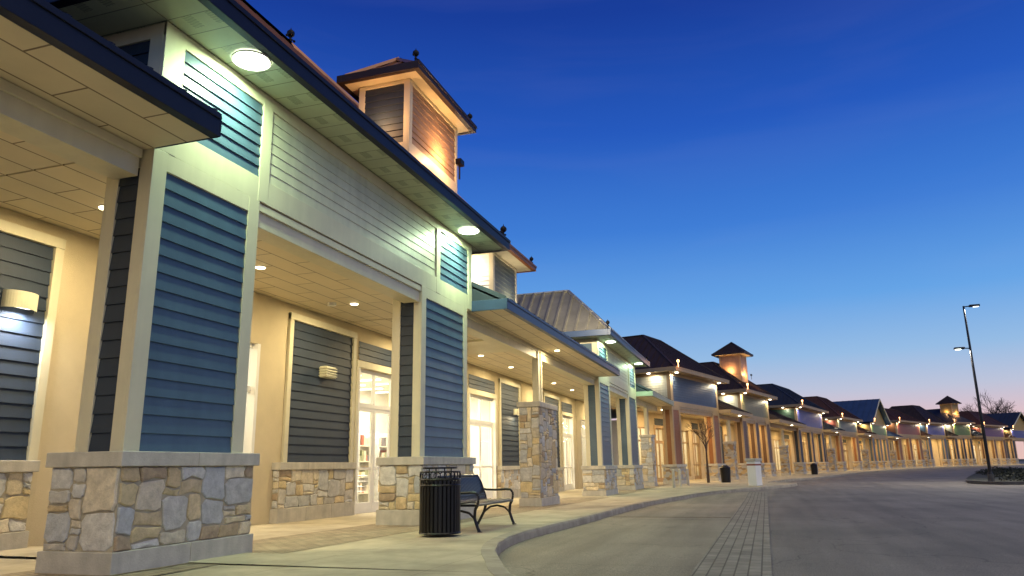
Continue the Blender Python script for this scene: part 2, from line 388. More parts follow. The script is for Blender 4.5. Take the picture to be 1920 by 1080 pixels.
def hip(par,u0,u1,v0,v1,z0,slope,m,gm,name='roof',seam=.42,rmax=99,gh=.21,sof=None,caps=True,rib=.028):
    run=min((u1-u0)/2,(v1-v0)/2,rmax); zr=z0+run*slope
    r=MB()
    a,b,c,d=(u0,v0,z0),(u1,v0,z0),(u1,v1,z0),(u0,v1,z0)
    A_,B_,C_,D_=(u0+run,v0+run,zr),(u1-run,v0+run,zr),(u1-run,v1-run,zr),(u0+run,v1-run,zr)
    def q(*P):
        Q=[]
        for p in P:
            if not any((V(p)-V(x)).length<1e-4 for x in Q): Q.append(p)
        if len(Q)>2: r.quad(*Q)
    q(a,b,B_,A_); q(b,c,C_,B_); q(c,d,D_,C_); q(d,a,A_,D_)
    if (u1-u0)-2*run>.05 and (v1-v0)-2*run>.05: q(A_,B_,C_,D_)
    n=int((u1-u0)/seam)
    for i in range(1,n):
        u=u0+(u1-u0)*i/n; l=min(run,u-u0,u1-u)
        for vv,sg in ((v0,1),(v1,-1)):
            r.bar((u,vv,z0+.012),(u,vv+sg*l,z0+l*slope+.012),rib,rib*1.8)
    n=int((v1-v0)/seam)
    for i in range(1,n):
        v=v0+(v1-v0)*i/n; l=min(run,v-v0,v1-v)
        for uu,sg in ((u0,1),(u1,-1)):
            r.bar((uu,v,z0+.012),(uu+sg*l,v,z0+l*slope+.012),rib,rib*1.8)
    if caps:
        for p_,q_ in ((a,A_),(b,B_),(c,C_),(d,D_),(A_,B_),(B_,C_),(C_,D_),(D_,A_)):
            if (V(p_)-V(q_)).length>.05: r.bar(V(p_)+V((0,0,.03)),V(q_)+V((0,0,.03)),.12,.06)
    R=r.obj(name,[m],par)
    g_=MB(); w=.11
    g_.box(u0-w,u1+w,v0-w,v0,z0-gh,z0+.012); g_.box(u0-w,u1+w,v1,v1+w,z0-gh,z0+.012)
    g_.box(u0-w,u0,v0,v1,z0-gh,z0+.012); g_.box(u1,u1+w,v0,v1,z0-gh,z0+.012)
    g_.box(u0-w-.015,u1+w+.015,v0-w-.02,v0-w,z0-.045,z0+.02); 
    g_.obj('gutter',[gm],R,bevel=.006)
    s=MB(); s.box(u0,u1,v0,v1,z0-gh+.01,z0-gh+.05); s.obj('soffit',[sof or M['soffit']],R)
    return R,A_,B_
def finial(par,x,y,z,s=1.):
    f=MB()
    f.cyl((x,y,z-.05),(x,y,z+.06*s),.09*s,10,r2=.05*s); f.cyl((x,y,z+.06*s),(x,y,z+.2*s),.022*s,8)
    f.ball((x,y,z+.13*s),.04*s); f.ball((x,y,z+.28*s),.085*s); f.cyl((x,y,z+.34*s),(x,y,z+.42*s),.02*s,6,r2=.004)
    f.cyl((x-.12*s,y,z+.17*s),(x+.12*s,y,z+.17*s),.012*s,6); f.ball((x-.13*s,y,z+.17*s),.03*s,8); f.ball((x+.13*s,y,z+.17*s),.03*s,8)
    return f.obj('finial',[M['finial']],par)
def downlight(par,x,y,z,r,m,power,color,spread=None,ring=True):
    d=MB(); d.cyl((x,y,z-.03),(x,y,z+.0),r,20)
    o=d.obj('downlight',[m],par)
    if ring:
        q=MB(); q.cyl((x,y,z-.02),(x,y,z+.001),r*1.12,20,r2=r*1.16,cap=False); q.obj('downlight_rim',[M['white']],o)
    if power: 
        l=light('AREA',(x,y,z-.05),power,color,par,r*1.6)
    return o

def cupola(par,u0,u1,v0,v1,z0,z1,mS,mR,mT,gm,over=.33,slope=.55,lit=None,win=False,hi=True,sof=None,mEnd=None,fins=(0,1),lap=.13,le=.35):
    t=MB();T=.03
    t.box(u0+T,u1-T,v0+T,v1-T,z0-1.0,z1)
    W=u1-u0;D=v1-v0; P_=[]
    for k,(F,WW,tt) in enumerate((((V((u0,v0+T,0)),UX,-UY),W,.12),((V((u1,v1-T,0)),-UX,UY),W,.12),((V((u0+T,v1-T,0)),-UY,-UX),D-2*T,.1),((V((u1-T,v0+T,0)),UY,UX),D-2*T,.1))):
        t.fbox(F,0,tt,0,T,z0-1.,z1); t.fbox(F,WW-tt,WW,0,T,z0-1.,z1); t.fbox(F,tt,WW-tt,0,T-.002,z1-.07,z1); t.fbox(F,tt,WW-tt,0,T-.002,z0-1.,z0-.08)
        s=MB(); s.laps(F,tt,WW-tt,z0-.08,z1-.07,lap); P_.append((s,k))
    c=t.obj('cupola',[mT],par,bevel=.004 if hi else 0)
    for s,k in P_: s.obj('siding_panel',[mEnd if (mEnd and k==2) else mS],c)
    R,e,g=hip(c,u0-over,u1+over,v0-over,v1+over,z1+.14,slope,mR,gm,'cupola_roof',.22,gh=.14,sof=sof or M['cream'])
    if hi:
        cs=((u0-over,v0-over),(u1+over,v0-over))
        for i in fins: finial(c,cs[i][0],cs[i][1],z1+.16,.75)
    if lit:
        pf,pe,colr=lit
        light('POINT',((u0+u1)/2+.2,v0-.30,z0+.12),pf,colr,par,.06)
        light('POINT',(u0-.3,(v0+v1)/2,z0+le),pe,colr,par,.06)
        f=MB(); f.box((u0+u1)/2+.1,(u0+u1)/2+.3,v0-.52,v0-.40,z0-.1,z0+.02); f.cyl(((u0+u1)/2+.2,v0-.45,z0-.4),((u0+u1)/2+.2,v0-.45,z0-.1),.02,6); f.obj('floodlight',[M['finial']],c,bevel=.01)
    return c

def shopwall(par,u0,u1,segs,zg,zl,vw=3.12,zt=4.2,hi=True,depth=4.,mats=None,glow=60,wains=True):
    w=MB(); cur=u0; TH=.2
    tr=MB(); panels=[]
    segs=sorted(segs,key=lambda q:q[1])
    openings=[]
    for sg in segs:
        k,a,b=sg[:3]
        if k in('door','window'):
            if a>cur: w.box(cur,a,vw,vw+TH,zg-.1,zt)
            top=3.23; bot=zg-.1 if k=='door' else zg+.25
            w.box(a,b,vw,vw+TH,top,zt)
            if k=='window': w.box(a,b,vw,vw+TH,zg-.1,bot)
            openings.append((k,a,b,bot,top)); cur=b
            if k=='door':
                s=MB(); F=(V((a,vw,0)),UX,-UY); s.laps(F,.02,b-a-.02,3.42,3.86,.15); panels.append(s)
                tr.box(a-.09,b+.09,vw-.05,vw,3.24,3.40); tr.box(a-.11,a-.002,vw-.05,vw,zl if wains else zg,3.24); tr.box(b+.002,b+.11,vw-.05,vw,zl if wains else zg,3.24)
    if cur<u1: w.box(cur,u1,vw,vw+TH,zg-.1,zt)
    W=w.obj('storefront_wall',[M['stucco']],par)
    for sg in segs:
        if sg[0]=='panel':
            a,b=sg[1:3]; F=(V((a,vw,0)),UX,-UY)
            s=MB(); s.laps(F,.0,b-a,zl,3.88); panels.append(s)
            tr.box(a-.13,a-.002,vw-.06,vw,zl,4.0); tr.box(b+.002,b+.13,vw-.06,vw,zl,4.0); tr.box(a-.13,b+.13,vw-.07,vw,3.88,4.02)
            stone_base(W,a-.35,b+.02,vw-.14,vw-.003,zg,zl,hi,'fn' )
    for s in panels: s.obj('siding_panel',[(mats or M['dark'])],W)
    if tr.f: tr.obj('wall_trim',[M['cream'] if hi else M['tan']],W,bevel=.004 if hi else 0)
    if openings:
        a=min(o[1] for o in openings)-.3; b=max(o[2] for o in openings)+.3; a=max(a,u0+.02); b=min(b,u1-.02)
        r=MB(); v0=vw+TH+.01; v1=v0+depth
        r.box(a,b,v0,v1,zg-.06,zg-.0,1); r.box(a,b,v1,v1+.05,zg,3.6); r.box(a-.05,a,v0,v1,zg,3.6); r.box(b,b+.05,v0,v1,zg,3.6); r.box(a,b,v0,v1,3.6,3.65)
        I=r.obj('shop_interior',[M['shopwall'],M['shopfloor']],par)
        light('AREA',((a+b)/2,v0+depth*.45,3.5),glow*(b-a)/3,(1,.93,.76) if hi else (1.,.82,.52),par,(b-a)*.8,sizey=1.6,name='shop_light')
        q=MB()
        for i in range(int(max(1,(b-a)/1.2))):
            for jv in (.25,.6,.9): q.box(a+.3+i*1.2,a+.42+i*1.2,v0+depth*jv-.5,v0+depth*jv+.4,3.55,3.585)
        q.obj('ceiling_tube',[M['shopglow']],I)
        if hi:
            gd=MB()
            for row in range(2):
                vv=v0+2.0+row*1.2
                x=a+.2
                while x<b-.3:
                    wv=random.uniform(.5,.9)
                    if random.random()<.7:
                        for zz in (.35,.8,1.25,1.7):
                            gd.box(x,x+wv,vv,vv+.4,zg+zz-.03,zg+zz,0,(.6,.58,.5))
                            xx=x
                            while xx<x+wv-.08:
                                ww=random.uniform(.06,.2); hh=random.uniform(.12,.34)
                                c=random.choice([(.35,.10,.07),(.65,.58,.46),(.15,.18,.26),(.45,.32,.16),(.25,.28,.18),(.6,.5,.4),(.12,.11,.11),(.55,.50,.42),(.6,.56,.46)])
                                if random.random()<.8: gd.box(xx,xx+ww*.92,vv+.04,vv+.3,zg+zz,zg+zz+hh,0,c)
                                xx+=ww
                        gd.box(x-.02,x,vv,vv+.42,zg,zg+2.1,0,(.5,.5,.48)); gd.box(x+wv,x+wv+.02,vv,vv+.42,zg,zg+2.1,0,(.5,.5,.48))
                    x+=wv+random.uniform(.1,.5)
            gd.obj('shelf_display',[M['goods']],I,col=True)
        for k,a,b,bot,top in openings:
            f=MB(); g=MB(); vf=vw+.06
            f.box(a,a+.08,vf-.1,vf+.08,bot,top); f.box(b-.08,b,vf-.1,vf+.08,bot,top); f.box(a+.08,b-.08,vf,vf+.08,top-.08,top)
            f.box(a+.08,b-.08,vf-.002,vf+.078,2.33,2.43)
            m=(a+b)/2
            if k=='door':
                f.box(m-.035,m+.035,vf+.002,vf+.074,2.43,top-.08)
                for x0,x1 in ((a+.08,m-.004),(m+.004,b-.08)):
                    f.box(x0,x0+.09,vf+.01,vf+.06,bot+.1,2.33); f.box(x1-.09,x1,vf+.01,vf+.06,bot+.1,2.33)
                    f.box(x0+.09,x1-.09,vf+.01,vf+.06,2.24,2.33); f.box(x0+.09,x1-.09,vf+.01,vf+.06,bot+.1,bot+.36); f.box(x0+.09,x1-.09,vf+.012,vf+.058,zg+1.0,zg+1.06)
                for x in (m-.12,m+.12): f.cyl((x,vf-.05,zg+.85),(x,vf-.05,zg+1.25),.014,8)
            else:
                f.box(a+.08,b-.08,vf,vf+.08,bot,bot+.08)
                n=max(1,round((b-a)/1.2))
                for i in range(1,n): f.box(a+(b-a)*i/n-.03,a+(b-a)*i/n+.03,vf+.004,vf+.07,bot+.08,top-.07)
            D=f.obj('door' if k=='door' else 'window',[M['white'] if hi else M['tan']],W)
            g.quad((a+.07,vf+.035,bot+.1),(b-.07,vf+.035,bot+.1),(b-.07,vf+.035,top-.05),(a+.07,vf+.035,top-.05)); g.obj('glass_pane',[M['glass']],D)
    return W

def beam(par,u0,u1,v=.05,z0=3.90,z1=4.2,th=.32,m=None):
    b=MB(); b.box(u0,u1,v,v+th,z0,z1); b.box(u0,u1,v-.035,v+th+.03,z0+.2,z1-.005); return b.obj('beam',[m or M['cream']],par,bevel=.006)

def pavilion(x,y,ang,L,shafts,panels,run,mR,gm,mEnd,label,segs=(),zg=0.,hi=True,zs=1.,cup=None,slope=1.05,depth=None,mPil=None,glow=60,mats=None,gable=False,zsof=5.7,wl=None,cat='building',sof=None,mT=None,zl=None,mPilShade=None,rib=.028):
    E=empty('shop_building',x,y,0,ang,label,cat,'shop buildings along the curved street')
    E.scale=(1,1,zs); mT=mT or M['cream']
    over=.67; ed=over-.11
    vb=depth if depth else 2*run-ed
    DV=vb-ed
    zl=zl or 1.10+zg
    for a,b in shafts: pillar(E,a,b,zg,4.22,mPil or M['blue'],hi,mT=mT,mEndShade=mPilShade)
    t=MB();T=.035; Z0=4.22;Z1=zsof
    t.box(T,L-T,T,DV,Z0,Z1)
    F=(V((0,T,0)),UX,-UY)
    t.fbox(F,0,L,0,T-.004,Z0,Z0+.31); t.fbox(F,0,L,0,T-.004,Z1-.17,Z1)
    cur=0
    S=[]
    for a,b,m in panels:
        t.fbox(F,cur,a,0,T,Z0+.002,Z1-.001); cur=b
        q=MB(); q.laps(F,a,b,Z0+.31,Z1-.17,.145,t=.015 if m is M['creamsiding'] else .026); S.append((m,q))
    t.fbox(F,cur,L,0,T,Z0+.002,Z1-.001)
    for F,WW in (((V((T,DV,0)),-UY,-UX),DV-T),((V((L-T,T,0)),UY,UX),DV-T)):
        t.fbox(F,0,WW,0,T-.004,Z0,Z0+.25); t.fbox(F,0,WW,0,T-.004,Z1-.17,Z1)
        n=max(2,round(WW/2.6)); ps=WW/n
        for i in range(n+1):
            c=min(max(i*ps,.09),WW-.09); t.fbox(F,c-.09,c+.09,0,T,Z0+.002,Z1-.001)
        for i in range(n):
            q=MB(); q.laps(F,i*ps+.09 if i else .18,(i+1)*ps-.09 if i<n-1 else WW-.18,Z0+.25,Z1-.17,.145); S.append((mEnd,q))
    U=t.obj('upper_wall',[mT],E,bevel=.004 if hi else 0)
    for m,b in S: b.obj('siding_panel',[m],U)
    if gable:
        r=MB(); um=L/2; zz=zsof+.2; h=(um+.5)*slope
        for sg in (-1,1):
            P=[(um,-.6,zz+h),(um,DV+.5,zz+h),(um+sg*(um+.6),DV+.5,zz),(um+sg*(um+.6),-.6,zz)]
            r.quad(*P); r.quad(*[(p[0],p[1],p[2]-.12) for p in P])
            n=12
            for i in range(n+1):
                v=-.6+(DV+1.1)*i/n; r.bar((um,v,zz+h+.02),(um+sg*(um+.6),v,zz+.02),.04,.05)
        R=r.obj('roof',[mR],E)
        g=MB(); g.quad((0,0.02,zsof),(L,0.02,zsof),(um,.02,zsof+.1+h*.95)); g.obj('gable_wall',[mEnd],R)
        b=MB()
        for sg in (-1,1): b.bar((um,-.62,zz+h-.06),(um+sg*(um+.6),-.62,zz-.06),.06,.2)
        b.obj('gable_board',[M['cream']],R)
    else:
        R,e,g=hip(E,-ed,L+ed,-ed,vb,zsof+.22,slope,mR,gm,gh=.22,sof=sof,rmax=run,rib=rib)
        if hi:
            for p in ((-ed,-ed),(L+ed,-ed)): finial(E,p[0],p[1],zsof+.24,.9)
            if not depth: finial(E,g[0],g[1],g[2],1.)
    if wl is None: wl=(0,L)
    c=MB(); c.box(.02,L-.02,.04,3.1,4.2,4.216); c.obj('ceiling',[M['ceiling']],E)
    beam(E,shafts[0][1],shafts[-1][0],m=mT)
    shopwall(E,wl[0],wl[1],segs,zg,zl-.05,hi=hi,glow=glow,mats=mats)
    if cup: cupola(E,*cup[0],**cup[1])
    return E

def wing(x,y,ang,L,label,segs=(),zg=0.,hi=True,posts=(),wl=None,gm=None,glow=60,mats=None,zs=1.,mR=None,zl=None,cat='covered walkway',d=.82,back=0.,cols=(),extra=None):
    E=empty('shop_wing',x,y,0,ang,label,cat,'low shop wings with covered walkway')
    E.scale=(1,1,zs)
    gm=gm or M['gutter']
    vo=-d+.11
    c=MB(); c.box(0.02,L-.002,vo,3.1,4.2,4.235); 
    c.obj('ceiling',[M['ceiling']],E)
    beam(E,.02,L-.02,v=.15,m=None if hi else M['tan'])
    z0=4.42; sl=.5
    r=MB(); top=3.2
    zb=z0+(top-vo)*sl
    r.quad((0,vo,z0),(L,vo,z0),(L,top,zb),(0,top,zb))
    r.quad((0,top,zb),(L,top,zb),(L,top+4,zb-1.5),(0,top+4,zb-1.5))
    r.quad((0.003,vo,z0-.05),(.003,top,z0-.05),(.003,top,zb)); r.quad((L-.003,vo,z0-.05),(L-.003,top,z0-.05),(L-.003,top,zb))
    n=int(L/.42)
    for i in range(n+1):
        u=.02+(L-.04)*i/n; r.bar((u,vo-.06,z0+.03),(u,top,zb+.03),.03,.09)
    R=r.obj('roof',[mR or M['slateroof']],E)
    g=MB(); g.box(0,L,vo-.11,vo,z0-.22,z0+.012); g.box(-.0,L,vo-.13,vo-.11,z0-.04,z0+.022)
    g.box(-.03,-.001,vo-.11,.0,z0-.22,z0+.012); g.box(L+.001,L+.03,vo-.11,0,z0-.22,z0+.012)
    g.obj('gutter',[gm],R,bevel=.005)
    for (a,b,va,vb,zt) in posts:
        s=stone_base(E,a,b,va,vb,zg,zt,hi)
        p=MB(); um=(a+b)/2;vm=(va+vb)/2; w=.13
        for du in (-1,1):
            p.box(um+du*w*1.1-.06,um+du*w*1.1+.06,vm-.09,vm+.09,zt,4.2)
        p.box(um-.07,um+.07,vm-.06,vm+.06,zt,4.2)
        p.obj('post',[M['cream']],E,bevel=.005)
    wl=wl or (0,L)
    shopwall(E,wl[0],wl[1],segs,zg,(zl or 1.10+zg)-.05,hi=hi,glow=glow,mats=mats)
    return E

WARM=(1.,.80,.45); COOL=(.72,1.,.58); FARW=(1.,.80,.50); AMB=(1.,.53,.21)
# ---------------------------------------------------------------- pavilion A (nearest)
AX,AY=5.71,5.78
A=pavilion(AX,AY,0,9.14,[(0,1.76),(6.58,8.85)],
  [(.30,1.72,M['blue']),(1.92,7.24,M['creamsiding']),(7.42,8.92,M['blue'])],3.5,M['brownroof'],M['gutter'],M['dark'],
  'two storey shop building with blue siding panels and cream trim',
  segs=[('panel',7.06,9.44),('window',4.4,6.05)],wl=(1.75,9.6),zg=0.0,glow=150,mPilShade=M['dark'],  # charcoal on the pillar ends paints in their shade; the siding is blue
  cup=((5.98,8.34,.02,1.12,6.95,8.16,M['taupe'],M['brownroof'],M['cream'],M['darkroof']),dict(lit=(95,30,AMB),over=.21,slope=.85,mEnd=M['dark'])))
for u in (.98,8.07): downlight(A,u,-.35,5.70,.2,M['lampwhite'],110,COOL)
for u,v in ((4.33,1.89),(1.2,1.9),(7.4,1.9)): downlight(A,u,v,4.2,.075,M['lampwarm'],85,WARM)
q=MB(); q.cyl((7.6-AX+1.5,1.35,4.06),(7.6-AX+1.5,1.35,4.2),.012,6); q.cyl((7.6-AX+1.5,1.35,4.04),(7.6-AX+1.5,1.35,4.06),.05,8); q.obj('sprinkler_head',[M['finial']],A)
q=MB(); q.cyl((7.2,2.3,4.14),(7.2,2.3,4.2),.09,16); q.obj('smoke_detector',[M['white']],A)
q=MB(); q.box(8.1,8.48,2.92,3.09,2.82,3.06); 
for i in range(4): q.box(8.08,8.5,2.9,3.1,2.84+i*.055,2.87+i*.055)
q.obj('wall_vent',[M['creamsiding']],A,bevel=.006)

# ---------------------------------------------------------------- wing 0 (before A) and wing 1 (after A)
W0=wing(-3.,AY,0,8.70,'low covered walkway bay with cream ceiling and dark gutter',segs=[('panel',6.6,10.25)],wl=(0,10.46),zg=0.02)
for u,v in ((5.2,2.0),(2.4,1.6)): downlight(W0,u,v,4.2,.075,M['lampwarm'],52,WARM)
def sconce(par,x,y,z,pw,colr=(.88,.93,1.)):
    s=MB(); n=20; R=.17
    P=lambda a,zz:(x+R*math.cos(a)*1.35,y-R*math.sin(a),zz)
    for i in range(n):
        a0=math.pi*i/n;a1=math.pi*(i+1)/n
        s.quad(P(a0,z-.11),P(a1,z-.11),P(a1,z+.11),P(a0,z+.11))
    o=s.obj('wall_light',[M['creamsiding']],par,smooth=True)
    c=MB()
    for i in range(n):
        a0=math.pi*i/n;a1=math.pi*(i+1)/n
        c.quad((x,y,z+.108),P(a0,z+.108),P(a1,z+.108))
    c.obj('shade_top',[M['creamsiding']],o)
    e=MB(); e.box(x-.13,x+.13,y-.10,y-.02,z-.085,z-.075); e.obj('lamp_lens',[M['lampsoft']],o)
    light('AREA',(x,y-.16,z-.14),pw,colr,par,.22)
sconce(W0,9.85,3.09,3.05,26)
W1=wing(14.85,AY,0,13.35,'low covered walkway with cream ceiling, blue gutter and stone post',
  segs=[('door',.6,2.55),('panel',3.4,6.2),('door',7.65,10.2),('panel',10.75,12.9)],wl=(.46,13.3),zg=-.12,gm=M['bluegutter'],
  posts=[(4.75,6.55,-.08,.48,2.62)],glow=240)
for u,v in ((6.1,2.09),(9.05,2.11),(5.75,.72),(6.05,-.3),(2.2,2.1),(11.8,2.1)): downlight(W1,u,v,4.2,.075,M['lampwarm'],75,WARM)
sconce(W1,12.2,3.0,2.9,16,WARM)
cupola(W1,3.45,5.5,.72,2.3,5.15,6.6,M['greygreen'],M['brownroof'],M['cream'],M['orange'],over=.36,lit=(60,85,(1.,.80,.54)),mEnd=M['white'],lap=.12,le=.95)
# ---------------------------------------------------------------- pavilion B
B=pavilion(28.2,AY,0,9.1,[(0,2.2),(6.7,9.0)],[(.3,1.9,M['blue']),(2.1,7.1,M['creamsiding']),(7.3,8.9,M['blue'])],2.0,M['paleroof'],M['bluegutter'],M['blue'],
  'two storey shop building with pale zinc metal roof and blue siding',
  segs=[('window',.5,2.6),('panel',3.2,5.6),('door',6.2,8.3)],zg=-.21,glow=150,depth=9.,rib=.075)
for u in (.98,8.07): downlight(B,u,-.35,5.70,.18,M['lampwhite'],80,COOL)
for u,v in ((4.3,2.1),(1.2,2.1),(7.4,2.1)): downlight(B,u,v,4.2,.08,M['lampwarm'],75,WARM)
light('SPOT',(-3.6,-.6,6.3),1400,(1.,.84,.56),B,.06,(0,math.radians(-100),math.radians(32)),110,blend=.9)
W2=wing(37.3,AY,-.03,7.2,'low covered walkway with pale green fascia',segs=[('window',.8,3.4),('panel',4.2,6.4)],zg=-.21,gm=M['fascia'],posts=[(3.2,4.1,-.08,.5,2.45)],glow=120)
for u,v in ((2.,2.),(5.,2.)): downlight(W2,u,v,4.2,.08,M['lampwarm'],85,WARM)

# ---------------------------------------------------------------- far blocks (world metres, street bends)
FB=[ # p0,p1,panel,end,roof,label,cupola,gable,pillar,zs,slope,zsof
 ((44.7,4.9),(52.8,2.67),'bluegrey','creamsiding','darkroof','shop building with dark brown hip roof and blue grey panel',0,0,'orange',1.,.80,6.2),
 ((59.5,1.36),(67.5,-.67),'olive','creamsiding','darkroof','shop building with olive panel, dark roof and square cupola',1,0,'rust',1.,.80,6.1),
 ((80.,-3.4),(92.6,-6.6),'violet','darkgreen','slateroof','shop building with violet panel and dark slate roof',0,0,'dark',1.,.75,6.25),
 ((98.6,-8.7),(108.,-11.8),'greygreen','red','redroof','shop building with grey green panel and brown roof',0,0,'orange',1.,.85,5.9),
 ((115.1,-14.3),(124.6,-17.6),'green','ochre','blueroof','shop building with green gable wall and blue metal roof',0,1,'blue',1.,.62,6.),
 ((131.8,-20.1),(141.8,-25.1),'red','orange','redroof','shop building with red siding and brown hip roof',0,0,'orange',1.1,.6,6.2),
 ((145.5,-26.8),(153.3,-31.1),'violet','blue','darkroof','shop building with blue panel and dark hip roof',0,0,'blue',1.14,.85,6.1),
 ((156.,-33.),(160.4,-36.8),'green','creamsiding','slateroof','shop building with green panel and lit cupola',2,0,'dark',1.16,.7,6.3),
 ((162.1,-39.),(171.5,-45.),'purple','red','redroof','shop building with purple panel and dark roof',0,0,'rust',1.12,.75,6.2),
 ((174.2,-46.9),(183.5,-53.),'violet','ochre','slateroof','shop building with violet panel and slate roof',0,1,'dark',1.1,.5,6.)]
for k,(p0,p1,pm,em,rm,lab,cu,gb,pil,zs,slp,zsf) in enumerate(FB):
    L=math.hypot(p1[0]-p0[0],p1[1]-p0[1]); an=math.atan2(p1[1]-p0[1],p1[0]-p0[0]); run=3.3
    sw=min(1.3,L*.16)
    cup=None
    if cu: 
        c0=3.2 if cu==1 else L*.3; cw=1.75 if cu==1 else 2.2
        cup=((c0,c0+cw,.6,.6+cw,7.9,9.5,M['taupe' if cu==1 else 'olive'],M['darkroof'],M['tan'],M['darkroof']),dict(lit=(95,70,AMB),over=.36,slope=.8,hi=False))
    segs=[('window',L*.2,L*.42),('door',L*.55,L*.75)]
    if k%2: segs=[('door',L*.22,L*.4),('panel',L*.46,L*.6),('window',L*.66,L*.86)]
    pil_s=[(0,sw),(L*.5-sw*.4,L*.5+sw*.4),(L-sw,L)] if k%3 else [(0,sw),(L-sw,L)]
    E=pavilion(p0[0],p0[1],an,L,pil_s,[(.35,L-.35,M[pm])],run,M[rm],M['tan'],M[em],lab,segs=segs,zg=-.21,hi=False,zs=zs,cup=cup,
      slope=slp,glow=95,mats=M['dark'],gable=bool(gb),mPil=M[pil],depth=9.5,zsof=zsf,mT=M['tan'],sof=M['tan'])
    for fu in (.045,.955):
        downlight(E,L*fu,-.3,zsf-.01,.1,M['lampfar'],0,FARW,ring=False)
        light('AREA',(L*fu,-.22,zsf-.1),55,(1.,.86,.58),E,.2)
    downlight(E,-.3,1.2,zsf-.01,.1,M['lampfar'],0,FARW,ring=False)
    light('AREA',(-.3,.9,zsf-.1),26,(1.,.9,.7),E,.2)
    f=MB(); f.ball((-.45,-.75,zsf+.55),.085,8); f.cyl((-.45,-.75,zsf+.2),(-.45,-.75,zsf+.5),.02,6); f.obj('floodlight',[M['lampamber']],E)
    light('POINT',(-.5,-.95,zsf+.62),30,(1.,.5,.22),E,.1)
    for fu in (.27,.73): 
        downlight(E,L*fu,1.5,4.2,.1,M['lampfar'],0,FARW,ring=False)
        light('AREA',(L*fu,1.5,4.1),125,(1.,.66,.28),E,.3)
    if k+1<len(FB):
        q0=FB[k+1][0]; L2=math.hypot(q0[0]-p1[0],q0[1]-p1[1])
        if L2>1.:
            an2=math.atan2(q0[1]-p1[1],q0[0]-p1[0])
            w=wing(p1[0],p1[1],an2,L2,'low covered walkway between shop buildings',segs=[('window',L2*.15,L2*.45),('door',L2*.6,L2*.85)] if L2>4 else [],zg=-.21,hi=False,
               posts=[(L2*.45,L2*.45+.8,-.05,.6,2.4)] if L2>4 else [],gm=M['tan'],glow=95,zs=zs,mR=M[rm],cols=[] )
            downlight(w,L2*.5,1.4,4.2,.1,M['lampfar'],0,FARW,ring=False)
            light('AREA',(L2*.5,1.4,4.1),125,(1.,.68,.30),w,.3)
            if L2>4:
                downlight(w,L2*.5,-.6,4.2,.1,M['lampfar'],0,FARW,ring=False)

# ---------------------------------------------------------------- ground
def sheet(name,pts,z,m,label=None):
    b=MB(); b.quad(*[(p[0],p[1],z) for p in pts]); o=b.obj(name,[m]); o['kind']='structure'; return o
def strip(name,xs,y0,y1,dz,m):
    b=MB()
    for a,c in zip(xs[:-1],xs[1:]):
        ya0,ya1=(y0(a),y1(a)) if callable(y0) else (y0,y1); yc0,yc1=(y0(c),y1(c)) if callable(y0) else (y0,y1)
        b.quad((a,ya0,gz(a)+dz),(c,yc0,gz(c)+dz),(c,yc1,gz(c)+dz),(a,ya1,gz(a)+dz))
    o=b.obj(name,[m]); o['kind']='structure'; return o
sheet('ground',[(-1500,-2000),(3000,-2000),(3000,2000),(-1500,2000)],-.42,M['grass'])
xs=[-25,2]+[2+2*i for i in range(1,14)]+[60,110,170,400]
strip('road',xs,-130,20,-.125,M['asphalt'])
KP=[(3.6,-30),(3.7,-8),(3.9,-2.5),(4.3,-.6),(4.95,.7),(5.7,1.6),(6.55,2.2),(7.5,2.62),(8.4,3.0),(9.3,3.28),(10.2,3.45),(11.3,3.54),(13,3.52),(15,3.47),(18,3.48),(22,3.42),(26,3.15),(30.3,2.62),(33.5,1.85),(36,.95),(39,-.15),(42,-1.1),(44,-1.5),(45.3,-1.45),(46.2,-.9),(47.5,.0),(50,-.3),(55,-1.6),(58.5,-2.8),(66.5,-4.9),(79,-7.6),(91.5,-10.8),(97.5,-12.9),(107,-16),(114,-18.5),(123,-21.8),(130,-24.2),(139.8,-29),(143.5,-30.8),(151,-35),(154,-37),(158,-40.8),(160,-43),(169,-49),(172,-51),(181.5,-57),(200,-70)]
b=MB()
prev=None
for i,p in enumerate(KP):
    if i<6: inner=(-20,p[1])
    else: inner=(p[0],12.) if p[0]<44 else (p[0]+3.,p[1]+16)
    if i==6: inner=(-20,12)
    if prev:
        a,ai=prev
        b.quad((a[0],a[1],gz(a[0])),(p[0],p[1],gz(p[0])),(inner[0],inner[1],gz(p[0] if i>7 else 2)),(ai[0],ai[1],gz(a[0] if i>7 else 2)))
    if i==6:
        b.quad((p[0],p[1],gz(p[0])),(p[0],12,gz(p[0])),(-20,12,gz(2)))
        prev=(p,(p[0],12.)); continue
    prev=(p,inner)
o=b.obj('pavement',[M['walk']]); o['kind']='structure'
def smooth(P,n=4):
    out=[]
    for i in range(len(P)-1):
        p0=P[max(0,i-1)];p1=P[i];p2=P[i+1];p3=P[min(len(P)-1,i+2)]
        for k in range(n):
            t=k/n
            out.append(tuple(.5*((2*p1[j])+(-p0[j]+p2[j])*t+(2*p0[j]-5*p1[j]+4*p2[j]-p3[j])*t*t+(-p0[j]+3*p1[j]-3*p2[j]+p3[j])*t**3) for j in (0,1)))
    out.append(P[-1]); return out
